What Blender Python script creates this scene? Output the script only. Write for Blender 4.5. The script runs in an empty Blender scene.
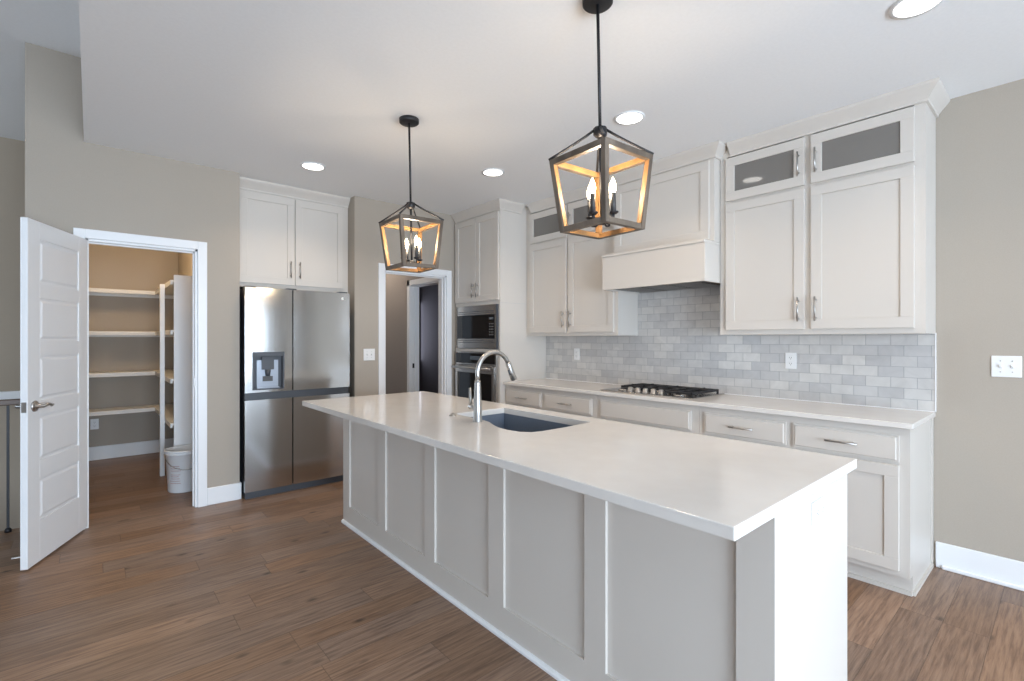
import bpy, bmesh, math, random
from mathutils import Vector, Matrix
PI = math.pi
sc = bpy.context.scene
COL = sc.collection

# ------------------------------------------------------------------ camera
TH = 0.7142
cam_d = bpy.data.cameras.new('camera'); cam = bpy.data.objects.new('camera', cam_d); COL.objects.link(cam)
cam.location = (0, 0, 1.3464); cam.rotation_euler = (PI/2, 0, -TH)
cam_d.sensor_fit = 'HORIZONTAL'; cam_d.sensor_width = 36; cam_d.lens = 485.7/1024*36
cam_d.shift_y = -1.5/1024; cam_d.clip_start = 0.05; cam_d.clip_end = 60
sc.camera = cam

# ------------------------------------------------------------------ view, world, daylight
sc.view_settings.view_transform = 'Standard'; sc.view_settings.look = 'None'
sc.view_settings.gamma = 1; sc.view_settings.use_curve_mapping = False
sc.view_settings.exposure = 0.1
sc.cycles.max_bounces = 10; sc.cycles.diffuse_bounces = 6; sc.cycles.glossy_bounces = 5
sc.cycles.transmission_bounces = 6; sc.cycles.transparent_max_bounces = 8
sc.cycles.sample_clamp_indirect = 6; sc.cycles.use_denoising = True
w = bpy.data.worlds.new('sky'); sc.world = w; w.use_nodes = True
w.node_tree.nodes['Background'].inputs[0].default_value = (0.72, 0.84, 1.0, 1)
w.node_tree.nodes['Background'].inputs[1].default_value = 0.5

SY = -3.2      # wall behind the camera
WX = -5.6      # far side of the great room
XK = -0.038    # edge of the lower kitchen ceiling
ZK, ZG = 2.745, 3.335
XW, YF = 3.785, 4.59   # cooktop wall, fridge wall

def area(name, loc, rot, sx, sy, power, col):
    d = bpy.data.lights.new(name, 'AREA'); d.shape = 'RECTANGLE'; d.size = sx; d.size_y = sy
    d.energy = power; d.color = col
    o = bpy.data.objects.new(name, d); COL.objects.link(o); o.location = loc; o.rotation_euler = rot
    return o
DAY = (0.69, 0.835, 1.0)
# windows, some added for their light: (x0, x1, z0, z1) in the south wall; (y0, y1, z0, z1) in the west wall
S_WIN = [(1.40, 2.15, 0.30, 2.10), (2.48, 2.78, 0.30, 2.10), (-0.45, 1.05, 0.06, 2.06), (-1.9, -0.8, 0.10, 2.1), (-3.4, -2.2, 0.10, 2.1), (-4.9, -3.7, 0.10, 2.1)]  # first two follow the fridge reflections; the rest are added for flatter, lower light
S_POW = [70, 28, 235, 72, 34, 18]
W_WIN = [(-2.3, -0.9, 0.5, 2.4), (0.4, 1.8, 0.5, 2.4), (5.1, 6.5, 0.9, 2.4)]  # last one is added to brighten the stairwell wall
W_POW = [3, 3, 40]
for (x0, x1, z0, z1), p in zip(S_WIN, S_POW):
    area('window_daylight', ((x0+x1)/2, SY-0.10, (z0+z1)/2), (PI/2, 0, 0), x1-x0, z1-z0, p, DAY)
for (y0, y1, z0, z1), p in zip(W_WIN, W_POW):
    area('window_daylight', (WX-0.10, (y0+y1)/2, (z0+z1)/2), (PI/2, 0, -PI/2), y1-y0, z1-z0, p, DAY)

# ------------------------------------------------------------------ mesh helpers
ROOT = {}
class M:
    def __init__(s, f=None):
        s.v = []; s.f = []; s.T = f or (lambda a, b, c: (a, b, c)); s.sm = []
    def add(s, vs, fs, smooth=False, raw=False):
        n = len(s.v)
        s.v += [tuple(p) if raw else s.T(*p) for p in vs]
        s.f += [[n+i for i in f] for f in fs]; s.sm += [smooth]*len(fs)
        return s
    def box(s, x0, x1, y0, y1, z0, z1):
        vs = [(x, y, z) for x in (x0, x1) for y in (y0, y1) for z in (z0, z1)]
        return s.add(vs, [(0, 1, 3, 2), (4, 6, 7, 5), (0, 4, 5, 1), (2, 3, 7, 6), (0, 2, 6, 4), (1, 5, 7, 3)])
    def hexa(s, b, t):
        return s.add(list(b)+list(t), [(3, 2, 1, 0), (4, 5, 6, 7), (0, 1, 5, 4), (1, 2, 6, 5), (2, 3, 7, 6), (3, 0, 4, 7)])
    def prism(s, poly, z0, z1):
        n = len(poly)
        vs = [(x, y, z0) for x, y in poly]+[(x, y, z1) for x, y in poly]
        return s.add(vs, [tuple(range(n-1, -1, -1)), tuple(range(n, 2*n))]+[(i, (i+1) % n, n+(i+1) % n, n+i) for i in range(n)])
    def lathe(s, c, prof, n=24, axis='z', smooth=True, caps=True):
        cx, cy, cz = c; vs = []; fs = []
        for r, h in prof:
            for k in range(n):
                a = 2*PI*k/n; p, q = r*math.cos(a), r*math.sin(a)
                vs.append({'z': (cx+p, cy+q, cz+h), 'x': (cx+h, cy+p, cz+q), 'y': (cx+p, cy+h, cz+q)}[axis])
        m = len(prof)
        for i in range(m-1):
            for k in range(n):
                fs.append((i*n+k, i*n+(k+1) % n, (i+1)*n+(k+1) % n, (i+1)*n+k))
        s.add(vs, fs, smooth)
        if not caps: return s
        nb = len(s.v)-len(vs)
        s.f.append([nb+k for k in range(n-1, -1, -1)]); s.sm.append(False)
        s.f.append([nb+(m-1)*n+k for k in range(n)]); s.sm.append(False)
        return s
    def cyl(s, c, r, h, n=24, axis='z', r2=None):
        return s.lathe(c, [(r, 0), (r if r2 is None else r2, h)], n, axis)
    def tube(s, pts, r, n=12, square=False):
        pts = [Vector(p) for p in pts]; rs = r if isinstance(r, (list, tuple)) else [r]*len(pts)
        vs = []; fs = []; up = None
        for i, p in enumerate(pts):
            t = (pts[min(i+1, len(pts)-1)]-pts[max(i-1, 0)]).normalized()
            if up is None:
                up = Vector((0, 0, 1)) if abs(t.z) < 0.9 else Vector((1, 0, 0))
            a = t.cross(up).normalized(); b = a.cross(t).normalized(); up = b
            for k in range(n):
                q = 2*PI*(k+(0.5 if square else 0))/n
                vs.append(p+(a*math.cos(q)+b*math.sin(q))*rs[i])
        for i in range(len(pts)-1):
            for k in range(n):
                fs.append((i*n+k, i*n+(k+1) % n, (i+1)*n+(k+1) % n, (i+1)*n+k))
        m = len(pts)
        fs.append(tuple(range(n))[::-1]); fs.append(tuple((m-1)*n+k for k in range(n)))
        return s.add(vs, fs, not square)
    def sweep(s, path, prof):
        """prof = [(outward offset, z)] swept along an open 2-D path, mitred; outward is to the right of travel"""
        P = [Vector(p) for p in path]; n = len(P); rows = []
        for i in range(n):
            def nrm(a, b):
                d = (b-a).normalized(); return Vector((d.y, -d.x))
            if i == 0: m = nrm(P[0], P[1])
            elif i == n-1: m = nrm(P[-2], P[-1])
            else:
                a, b = nrm(P[i-1], P[i]), nrm(P[i], P[i+1]); m = (a+b)/(1+a.dot(b))
            rows.append([(P[i].x+m.x*o, P[i].y+m.y*o, z) for o, z in prof])
        k = len(prof); vs = [q for r in rows for q in r]; fs = []
        for i in range(n-1):
            for j in range(k):
                fs.append((i*k+j, i*k+(j+1) % k, (i+1)*k+(j+1) % k, (i+1)*k+j))
        fs.append(tuple(range(k))[::-1]); fs.append(tuple((n-1)*k+j for j in range(k)))
        return s.add(vs, fs)
    def build(s, name, mat, parent=None, bevel=0.0, seg=1):
        if parent is not None: org = Vector(ROOT[parent.name])
        else:
            xs, ys, zs = zip(*s.v); org = Vector(((min(xs)+max(xs))/2, (min(ys)+max(ys))/2, min(zs)))
        me = bpy.data.meshes.new(name)
        me.from_pydata([tuple(Vector(v)-org) for v in s.v], [], s.f)
        bm = bmesh.new(); bm.from_mesh(me); bmesh.ops.recalc_face_normals(bm, faces=bm.faces); bm.to_mesh(me); bm.free()
        for p, sm in zip(me.polygons, s.sm): p.use_smooth = sm
        me.materials.append(mat)
        o = bpy.data.objects.new(name, me); COL.objects.link(o)
        if parent is None: o.location = org; ROOT[o.name] = tuple(org)
        else: o.parent = parent; ROOT[o.name] = tuple(org)
        if bevel:
            b = o.modifiers.new('bevel', 'BEVEL'); b.width = bevel; b.segments = seg; b.limit_method = 'ANGLE'; b.angle_limit = 0.7
        return o
def thing(name, label, cat, loc, group=None):
    o = bpy.data.objects.new(name, None); COL.objects.link(o); o.location = loc; ROOT[o.name] = tuple(loc)
    o.empty_display_size = 0.1; o['label'] = label; o['category'] = cat
    if group: o['group'] = group
    return o
def tag(o, label, cat, group=None):
    o['label'] = label; o['category'] = cat
    if group: o['group'] = group
    return o
def struct(o):
    o['kind'] = 'structure'; return o

# frames of reference for fronts: a = along, n = outwards, z = up
def facing_west(X): return lambda a, n, z: (X-n, a, z)       # front looks towards -X
def facing_south(Y): return lambda a, n, z: (a, Y-n, z)      # front looks towards -Y

# ------------------------------------------------------------------ materials
def mat(name, col, rough=0.5, metal=0.0, **k):
    m = bpy.data.materials.new(name); m.use_nodes = True
    b = m.node_tree.nodes['Principled BSDF']
    b.inputs['Base Color'].default_value = (*col, 1); b.inputs['Roughness'].default_value = rough
    b.inputs['Metallic'].default_value = metal
    for key, v in k.items(): b.inputs[key.replace('_', ' ')].default_value = v
    return m
def nodes(m): return m.node_tree.nodes, m.node_tree.links, m.node_tree.nodes['Principled BSDF']
def add_noise(m, scale, c0, c1, bump=0.0, stretch=(1, 1, 1), detail=4, lo=0.35, hi=0.65, dist=0.02):
    N, L, b = nodes(m)
    tc = N.new('ShaderNodeTexCoord'); mp = N.new('ShaderNodeMapping'); mp.inputs['Scale'].default_value = stretch
    no = N.new('ShaderNodeTexNoise'); no.inputs['Scale'].default_value = scale; no.inputs['Detail'].default_value = detail
    cr = N.new('ShaderNodeValToRGB'); cr.color_ramp.elements[0].position = lo; cr.color_ramp.elements[1].position = hi
    cr.color_ramp.elements[0].color = (*c0, 1); cr.color_ramp.elements[1].color = (*c1, 1)
    L.new(tc.outputs['Object'], mp.inputs[0]); L.new(mp.outputs[0], no.inputs[0]); L.new(no.outputs[0], cr.inputs[0])
    L.new(cr.outputs[0], b.inputs['Base Color'])
    if bump:
        bp = N.new('ShaderNodeBump'); bp.inputs['Strength'].default_value = bump; bp.inputs['Distance'].default_value = dist
        L.new(no.outputs[0], bp.inputs['Height']); L.new(bp.outputs[0], b.inputs['Normal'])
    return m
WALL = add_noise(mat('greige_wall_paint', (.42, .37, .31), 0.75), 180, (.413, .364, .305), (.427, .377, .317), 0.06, dist=0.002)
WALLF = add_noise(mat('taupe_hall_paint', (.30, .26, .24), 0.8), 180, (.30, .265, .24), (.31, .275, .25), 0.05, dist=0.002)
CEIL = add_noise(mat('ceiling_paint', (.86, .87, .875), 0.8), 60, (.85, .86, .865), (.87, .88, .885), 0.12, dist=0.003)
CAB = mat('white_cabinet_paint', (.64, .60, .55), 0.38)
TRIM = mat('white_trim_paint', (.84, .85, .86), 0.35)
DOORP = mat('white_door_paint', (.84, .85, .86), 0.33)
QUARTZ = add_noise(mat('white_quartz', (.74, .70, .66), 0.12), 9, (.735, .70, .66), (.76, .73, .69))
NICKEL = mat('brushed_nickel', (.46, .44, .42), 0.3, 1.0)
FAUCET = mat('faucet_steel', (.50, .49, .475), 0.32, 1.0)
BLACKM = mat('black_metal', (.035, .035, .038), 0.45, 0.6)
IRON = mat('cast_iron', (.02, .02, .022), 0.55)
DARKPL = mat('dark_grey_plastic', (.06, .065, .075), 0.4)
BLACKG = mat('black_glass', (.008, .008, .009), 0.06)
PLATE = mat('white_plate_plastic', (.85, .85, .84), 0.3)
SLOT = mat('slot_dark', (.08, .08, .08), 0.5)
SINKM = add_noise(mat('blue_grey_composite', (.12, .15, .20), 0.42), 400, (.11, .14, .185), (.15, .18, .23))
BUCKET = mat('white_bucket_plastic', (.80, .82, .84), 0.35)
BLUE = mat('bucket_label_blue', (.10, .16, .26), 0.5)
REDINK = mat('bucket_print', (.55, .42, .42), 0.5)
RAILW = mat('handrail_wood', (.13, .085, .06), 0.4)
CANDLE = mat('candle_sleeve', (.05, .05, .05), 0.5)
SHELF = mat('pantry_shelf_paint', (.80, .79, .76), 0.45)

def steel(name, col, rough, axis):
    m = mat(name, col, rough, 1.0)
    N, L, b = nodes(m)
    tc = N.new('ShaderNodeTexCoord'); mp = N.new('ShaderNodeMapping')
    mp.inputs['Scale'].default_value = axis
    no = N.new('ShaderNodeTexNoise'); no.inputs['Scale'].default_value = 4; no.inputs['Detail'].default_value = 6
    L.new(tc.outputs['Object'], mp.inputs[0]); L.new(mp.outputs[0], no.inputs[0])
    mr = N.new('ShaderNodeMapRange'); mr.inputs[3].default_value = rough-0.04; mr.inputs[4].default_value = rough+0.05
    L.new(no.outputs[0], mr.inputs[0]); L.new(mr.outputs[0], b.inputs['Roughness'])
    return m
STEEL = steel('stainless_steel', (.54, .535, .525), 0.15, (90, 90, 1.2))
STEELH = steel('stainless_steel_brushed_across', (.50, .48, .455), 0.22, (2, 2, 120))

def wood_floor():
    m = mat('oak_plank_floor', (.2, .12, .08), 0.36)
    N, L, b = nodes(m)
    geo = N.new('ShaderNodeNewGeometry')
    mp = N.new('ShaderNodeMapping'); mp.inputs['Location'].default_value = (0.35, -0.404+0.1625*4, 0)
    L.new(geo.outputs['Position'], mp.inputs[0])
    # plank id: row from y, column from x shifted per row
    sep = N.new('ShaderNodeSeparateXYZ'); L.new(mp.outputs[0], sep.inputs[0])
    def mth(op, a, bb=None, c=None):
        n = N.new('ShaderNodeMath'); n.operation = op
        for i, v in enumerate((a, bb, c)):
            if v is None: continue
            if isinstance(v, (int, float)): n.inputs[i].default_value = v
            else: L.new(v, n.inputs[i])
        return n.outputs[0]
    ry = mth('DIVIDE', sep.outputs[1], 0.1625); row = mth('FLOOR', ry); fy = mth('FRACT', ry)
    wn = N.new('ShaderNodeTexWhiteNoise'); wn.noise_dimensions = '1D'; L.new(row, wn.inputs['W'])
    sx = mth('ADD', sep.outputs[0], mth('MULTIPLY', wn.outputs[0], 7.3))
    rx = mth('DIVIDE', sx, 1.15); colm = mth('FLOOR', rx); fx = mth('FRACT', rx)
    comb = N.new('ShaderNodeCombineXYZ'); L.new(colm, comb.inputs[0]); L.new(row, comb.inputs[1])
    w2 = N.new('ShaderNodeTexWhiteNoise'); w2.noise_dimensions = '2D'; L.new(comb.outputs[0], w2.inputs[0])
    # grain: noise stretched along x, offset per plank
    off = N.new('ShaderNodeVectorMath'); off.operation = 'SCALE'; L.new(w2.outputs['Color'], off.inputs[0]); off.inputs['Scale'].default_value = 40
    ad = N.new('ShaderNodeVectorMath'); ad.operation = 'ADD'; L.new(mp.outputs[0], ad.inputs[0]); L.new(off.outputs[0], ad.inputs[1])
    gm = N.new('ShaderNodeMapping'); gm.inputs['Scale'].default_value = (2.2, 34, 1); L.new(ad.outputs[0], gm.inputs[0])
    g = N.new('ShaderNodeTexNoise'); g.inputs['Scale'].default_value = 2.2; g.inputs['Detail'].default_value = 9; g.inputs['Roughness'].default_value = 0.62
    g.inputs['Distortion'].default_value = 0.25
    L.new(gm.outputs[0], g.inputs[0])
    cr = N.new('ShaderNodeValToRGB'); e = cr.color_ramp.elements
    e[0].position = 0.34; e[0].color = (.15, .087, .055, 1); e[1].position = 0.68; e[1].color = (.32, .205, .135, 1)
    k = e.new(0.5); k.color = (.245, .15, .096, 1)
    L.new(g.outputs[0], cr.inputs[0])
    hs = N.new('ShaderNodeHueSaturation'); L.new(cr.outputs[0], hs.inputs['Color'])
    L.new(mth('ADD', mth('MULTIPLY', w2.outputs[0], 0.34), 0.84), hs.inputs['Value'])
    w3 = N.new('ShaderNodeSeparateColor'); L.new(w2.outputs['Color'], w3.inputs[0])
    L.new(mth('ADD', mth('MULTIPLY', w3.outputs[1], 0.30), 0.84), hs.inputs['Saturation'])
    # knots
    km = N.new('ShaderNodeMapping'); km.inputs['Scale'].default_value = (1.0, 2.0, 1); L.new(ad.outputs[0], km.inputs[0])
    vo = N.new('ShaderNodeTexVoronoi'); vo.inputs['Scale'].default_value = 3.3; L.new(km.outputs[0], vo.inputs[0])
    kr = N.new('ShaderNodeMapRange'); kr.inputs[1].default_value = 0.03; kr.inputs[2].default_value = 0.13
    kr.inputs[3].default_value = 0.35; kr.inputs[4].default_value = 1.0; L.new(vo.outputs['Distance'], kr.inputs[0])
    # seams
    dy = mth('MINIMUM', fy, mth('SUBTRACT', 1, fy)); dx = mth('MINIMUM', fx, mth('SUBTRACT', 1, fx))
    sy = mth('LESS_THAN', dy, 0.011); sxm = mth('LESS_THAN', dx, 0.0016); seam = mth('MAXIMUM', sy, sxm)
    val = mth('MULTIPLY', kr.outputs[0], mth('SUBTRACT', 1, mth('MULTIPLY', seam, 0.36)))
    mx = N.new('ShaderNodeVectorMath'); mx.operation = 'SCALE'; L.new(hs.outputs[0], mx.inputs[0]); L.new(val, mx.inputs['Scale'])
    L.new(mx.outputs[0], b.inputs['Base Color'])
    rr = N.new('ShaderNodeMapRange'); rr.inputs[3].default_value = 0.34; rr.inputs[4].default_value = 0.50; L.new(g.outputs[0], rr.inputs[0]); L.new(rr.outputs[0], b.inputs['Roughness'])
    bp = N.new('ShaderNodeBump'); bp.inputs['Strength'].default_value = 0.35; bp.inputs['Distance'].default_value = 0.003
    L.new(mth('SUBTRACT', g.outputs[0], mth('MULTIPLY', seam, 0.8)), bp.inputs['Height']); L.new(bp.outputs[0], b.inputs['Normal'])
    return m
FLOOR = wood_floor()

def tile():
    m = mat('marble_subway_tile', (.6, .6, .6), 0.22)
    N, L, b = nodes(m)
    geo = N.new('ShaderNodeNewGeometry'); sep = N.new('ShaderNodeSeparateXYZ'); L.new(geo.outputs['Position'], sep.inputs[0])
    cb = N.new('ShaderNodeCombineXYZ'); L.new(sep.outputs[1], cb.inputs[0]); L.new(sep.outputs[2], cb.inputs[1])
    mp = N.new('ShaderNodeMapping'); mp.inputs['Location'].default_value = (-0.548+0.13*20, -0.9135+0.0655*10, 0); L.new(cb.outputs[0], mp.inputs[0])
    br = N.new('ShaderNodeTexBrick'); br.inputs['Scale'].default_value = 1; br.inputs['Brick Width'].default_value = 0.13
    br.inputs['Row Height'].default_value = 0.0655; br.inputs['Mortar Size'].default_value = 0.0016; br.inputs['Mortar Smooth'].default_value = 0.15
    br.inputs['Bias'].default_value = 0.0; br.offset = 0.5
    br.inputs['Color1'].default_value = (.51, .50, .495, 1); br.inputs['Color2'].default_value = (.65, .63, .60, 1); br.inputs['Mortar'].default_value = (.40, .40, .40, 1)
    L.new(mp.outputs[0], br.inputs[0])
    no = N.new('ShaderNodeTexNoise'); no.inputs['Scale'].default_value = 9; no.inputs['Detail'].default_value = 6; no.inputs['Distortion'].default_value = 1.2
    L.new(mp.outputs[0], no.inputs[0])
    rr = N.new('ShaderNodeMapRange'); rr.inputs[3].default_value = 0.82; rr.inputs[4].default_value = 1.16; L.new(no.outputs[0], rr.inputs[0])
    mx = N.new('ShaderNodeVectorMath'); mx.operation = 'SCALE'; L.new(br.outputs[0], mx.inputs[0]); L.new(rr.outputs[0], mx.inputs['Scale'])
    L.new(mx.outputs[0], b.inputs['Base Color'])
    bp = N.new('ShaderNodeBump'); bp.inputs['Strength'].default_value = 0.6; bp.inputs['Distance'].default_value = 0.002; bp.invert = True
    L.new(br.outputs['Fac'], bp.inputs['Height']); L.new(bp.outputs[0], b.inputs['Normal'])
    return m
TILE = tile()
def wood_lantern(name, c0, c1):
    m = mat(name, c0, 0.5)
    return add_noise(m, 14, c0, c1, 0.15, (1, 1, .25), dist=0.001)
LWOOD = wood_lantern('weathered_grey_wood', (.075, .056, .04), (.17, .132, .098))
LGOLD = wood_lantern('honey_wood', (.21, .105, .036), (.31, .165, .06))
def glow(name, col, s):
    m = bpy.data.materials.new(name); m.use_nodes = True; N = m.node_tree.nodes; b = N['Principled BSDF']
    b.inputs['Base Color'].default_value = (.9, .9, .9, 1); b.inputs['Emission Color'].default_value = (*col, 1); b.inputs['Emission Strength'].default_value = s
    return m
LENS = glow('ceiling_light_lens', (1, .96, .9), 5.0)
BULB = glow('candle_bulb_glow', (1, .74, .42), 22.0)
DISP = mat('oven_display', (.10, .12, .14), .15)
def frosted():
    m = bpy.data.materials.new('reeded_cabinet_glass'); m.use_nodes = True; N = m.node_tree.nodes; L = m.node_tree.links
    out = N['Material Output']; N.remove(N['Principled BSDF'])
    t0 = N.new('ShaderNodeBsdfTransparent'); t0.inputs[0].default_value = (.5, .48, .45, 1)
    df = N.new('ShaderNodeBsdfDiffuse'); df.inputs[0].default_value = (.24, .225, .205, 1)
    t = N.new('ShaderNodeMixShader'); t.inputs[0].default_value = .75; L.new(t0.outputs[0], t.inputs[1]); L.new(df.outputs[0], t.inputs[2])
    g = N.new('ShaderNodeBsdfGlossy'); g.inputs['Roughness'].default_value = 0.05; g.inputs['Color'].default_value = (.85, .85, .85, 1)
    lw = N.new('ShaderNodeLayerWeight'); lw.inputs[0].default_value = 0.45
    mx = N.new('ShaderNodeMixShader'); L.new(lw.outputs['Fresnel'], mx.inputs[0]); L.new(t.outputs[0], mx.inputs[1]); L.new(g.outputs[0], mx.inputs[2])
    L.new(mx.outputs[0], out.inputs[0]); return m
CGLASS = frosted()

# ------------------------------------------------------------------ room shell
m = M(); m.box(WX, 5.4, SY-.1, 4.92, -.12, 0); m.box(-0.334, 5.4, 4.92, 9.2, -.12, 0)
struct(m.build('floor', FLOOR))
struct(M().box(XK, 5.4, SY-.1, 9.2, ZK, ZK+.1).build('ceiling', CEIL))
struct(M().box(WX, XK, SY-.1, 9.2, ZG, ZG+.1).build('ceiling_great_room', CEIL))
struct(M().box(XK, XK+.1, SY-.1, YF, ZK+.1, ZG+.1).build('trim_ceiling_drop', CEIL))
T = .12
PO = (-0.03, 0.645, 2.062)     # pantry opening
HO = (2.254, 3.002, 2.05)      # hall opening
m = M()
m.box(-.334, PO[0], YF, YF+T, 0, ZG); m.box(PO[0], PO[1], YF, YF+T, PO[2], ZG); m.box(PO[1], .945, YF, YF+T, 0, ZG)
struct(m.build('wall_north', WALL))
m = M()
m.box(1.945, HO[0], YF, YF+T, 0, ZK); m.box(HO[0], HO[1], YF, YF+T, HO[2], ZK); m.box(HO[1], XW+T, YF, YF+T, 0, ZK)
struct(m.build('wall_north_hall', WALL))
m = M(); m.box(.80, .945, YF+T, 7.2, 0, ZK); m.box(.945, 2.065, 5.30, 5.42, 0, ZK); m.box(1.945, 2.065, YF+T, 5.30, 0, ZK)
struct(m.build('wall_alcove', WALL))
struct(M().box(XW, XW+T, SY-.1, YF, 0, ZK).build('wall_east', WALL))
struct(M().box(-.334, .80, 7.12, 7.24, 0, ZK).build('wall_pantry_back', WALL))
struct(M().box(-.334, -.214, YF+T, 7.12, 0, ZG).build('wall_pantry_side', WALL))
struct(M().box(WX, -.334, 6.9, 7.02, -2.8, ZG).build('wall_stairwell', add_noise(mat('stairwell_paint', (.45, .38, .30), .8), 180, (.445, .375, .295), (.455, .385, .305), .05, dist=.002)))
struct(M().box(WX, -.334, 4.86, 4.92, -2.8, -.12).build('wall_stairwell_edge', TRIM))
struct(M().box(WX, -.334, 6.84, 6.9, 0.74, 0.83).build('trim_stairwell_cap', TRIM))
# hall and the room off it
HX = 3.13
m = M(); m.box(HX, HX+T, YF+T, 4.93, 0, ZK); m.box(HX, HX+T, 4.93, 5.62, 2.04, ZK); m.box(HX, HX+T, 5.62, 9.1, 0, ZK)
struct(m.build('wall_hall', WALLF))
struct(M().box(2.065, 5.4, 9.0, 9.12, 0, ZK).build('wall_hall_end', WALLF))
struct(M().box(5.2, 5.32, YF+T, 9.0, 0, ZK).build('wall_hall_room', add_noise(mat('grey_violet_paint', (.24, .23, .25), .8), 150, (.25, .235, .26), (.26, .245, .27))))
m = M(); m.box(HX-.015, HX, 4.865, 4.93, 0, 2.105); m.box(HX-.015, HX, 5.62, 5.685, 0, 2.105); m.box(HX-.015, HX, 4.865, 5.685, 2.04, 2.105)
m.box(HX, HX+T, 4.93, 4.945, 0, 2.04); m.box(HX, HX+T, 5.605, 5.62, 0, 2.04); m.box(HX, HX+T, 4.93, 5.62, 2.025, 2.04)
m.box(HX+.045, HX+.06, 5.59, 5.605, 0, 2.025)
t_ = struct(m.build('trim_hall_room_door', TRIM))
M().box(HX+.02, HX+.045, 5.600, 5.6045, 0.97, 1.03).build('strike_plate', BLACKM, t_)

# wall behind the camera and the far side, with their windows, some of them added
def wall_with_windows(name, wins, fixed, lo, hi, z1, south):
    m = M()
    def bx(a0, a1, b0, b1):
        if a1-a0 < 1e-4: return
        if south: m.box(a0, a1, fixed-T, fixed, b0, b1)
        else: m.box(fixed-T, fixed, a0, a1, b0, b1)
    c = lo
    for a0, a1, b0, b1 in sorted(wins):
        bx(c, a0, 0, z1); bx(a0, a1, 0, b0); bx(a0, a1, b1, z1); c = a1
    bx(c, hi, 0, z1)
    struct(m.build(name, WALL))
wall_with_windows('wall_south', S_WIN, SY, WX, XW, ZG, True)
wall_with_windows('wall_west', W_WIN, WX, SY, 7.0, ZG, False)
n_w = 0
for wins, south in ((S_WIN, True), (W_WIN, False)):
    for a0, a1, b0, b1 in wins:
        n_w += 1; m = M() if south else M(lambda a, n, z: (n-SY+WX, a, z))
        k = .05; y0, y1 = SY-.06, SY+.02
        m.box(a0-.07, a0, SY, y1, b0-.07, b1+.07); m.box(a1, a1+.07, SY, y1, b0-.07, b1+.07); m.box(a0, a1, SY, y1, b1, b1+.07); m.box(a0, a1, SY, y1, b0-.07, b0)
        m.box(a0, a0+k, y0, SY, b0, b1); m.box(a1-k, a1, y0, SY, b0, b1); m.box(a0, a1, y0, SY, b0, b0+k); m.box(a0, a1, y0, SY, b1-k, b1)
        zm = (b0+b1)/2; m.box(a0+k, a1-k, y0, SY, zm-.02, zm+.02)
        struct(m.build('window_%d' % n_w, TRIM))

# casings (trim) and jambs
def casing(name, x0, x1, z1, left=True):
    m = M(); w_, p = .064, .018
    if left: m.box(x0-w_, x0, YF-p, YF, 0, z1+w_)
    m.box(x1, x1+w_, YF-p, YF, 0, z1+w_); m.box(x0, x1, YF-p, YF, z1, z1+w_)
    j = .018
    m.box(x0, x0+j, YF-.002, YF+T+.002, 0, z1); m.box(x1-j, x1, YF-.002, YF+T+.002, 0, z1); m.box(x0, x1, YF-.002, YF+T+.002, z1-j, z1)
    m.box(x1-j-.01, x1-j, YF+.04, YF+.06, 0, z1-j); m.box(x0+j, x1-j, YF+.04, YF+.06, z1-j-.01, z1-j)
    return struct(m.build(name, TRIM, None, .002))
ct = casing('trim_1', *PO)
M().box(PO[1]-.0205, PO[1]-.018, YF+.008, YF+.032, .965, 1.035).build('strike_plate', NICKEL, ct)
casing('trim_2', *HO)
# baseboards
BH = .14
def base(name, boxes):
    m = M()
    for b in boxes: m.box(*b)
    return struct(m.build(name, TRIM, None, .004))
base('baseboard_north', [(PO[1]+.064, .945, YF-.015, YF, 0, BH), (.945, .9451+.012, YF-.015, YF+.10, 0, BH), (-.334, PO[0]-.064, YF-.015, YF, 0, BH)])
base('baseboard_east', [(XW-.015, XW, SY, .53, 0, BH+.01), (XW-.03, XW-.015, SY, .50, 0, .022)])
base('baseboard_north_hall', [(1.945, HO[0]-.064, YF-.015, YF, 0, BH)])
base('baseboard_pantry', [(-.2, .80, 7.105, 7.12, 0, BH+.01), (.785, .80, 4.72, 7.105, 0, BH+.01)])

# ------------------------------------------------------------------ pantry door (swings into the kitchen)
hp = Vector((PO[0]+.012, YF-.012, 0)); ux = Vector((-.385, -.923, 0)).normalized(); un = Vector((ux.y, -ux.x, 0))   # un: face turned to the camera side
if un.x < 0: un = -un
DW, DT, DH = .672, .035, 2.05
def dT(a, n, z):   # a from hinge to free edge, n from far face (0) to near face (DT)
    p = hp+ux*a+un*(n-DT); return (p.x, p.y, z)
m = M(dT); z0 = .012
rows = [(.26, .508), (.618, .887), (.978, 1.243), (1.334, 1.591), (1.682, 1.945)]
s_ = .115; rc = .007
m.box(0, DW, rc, DT-rc, z0, DH)
for n0, n1 in ((0, rc), (DT-rc, DT)):
    m.box(0, s_, n0, n1, z0, DH); m.box(DW-s_, DW, n0, n1, z0, DH)
    zs = [z0]+[v for r in rows for v in r]+[DH]
    for i in range(0, len(zs), 2): m.box(s_, DW-s_, n0, n1, zs[i], zs[i+1])
for a, b in rows:   # raised field of every panel, both faces
    for n0, n1, n2 in ((DT-rc, DT-.0005, 1), (rc, .0005, -1)):
        f = .028; g = .012
        bt = [(s_+g, n0, a+g), (DW-s_-g, n0, a+g), (DW-s_-g, n0, b-g), (s_+g, n0, b-g)]
        tp = [(s_+f, n1, a+f), (DW-s_-f, n1, a+f), (DW-s_-f, n1, b-f), (s_+f, n1, b-f)]
        m.hexa(bt, tp)
door = m.build('door_1', DOORP, None, .0015); struct(door)
ROOT[door.name] = tuple(door.location)
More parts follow.
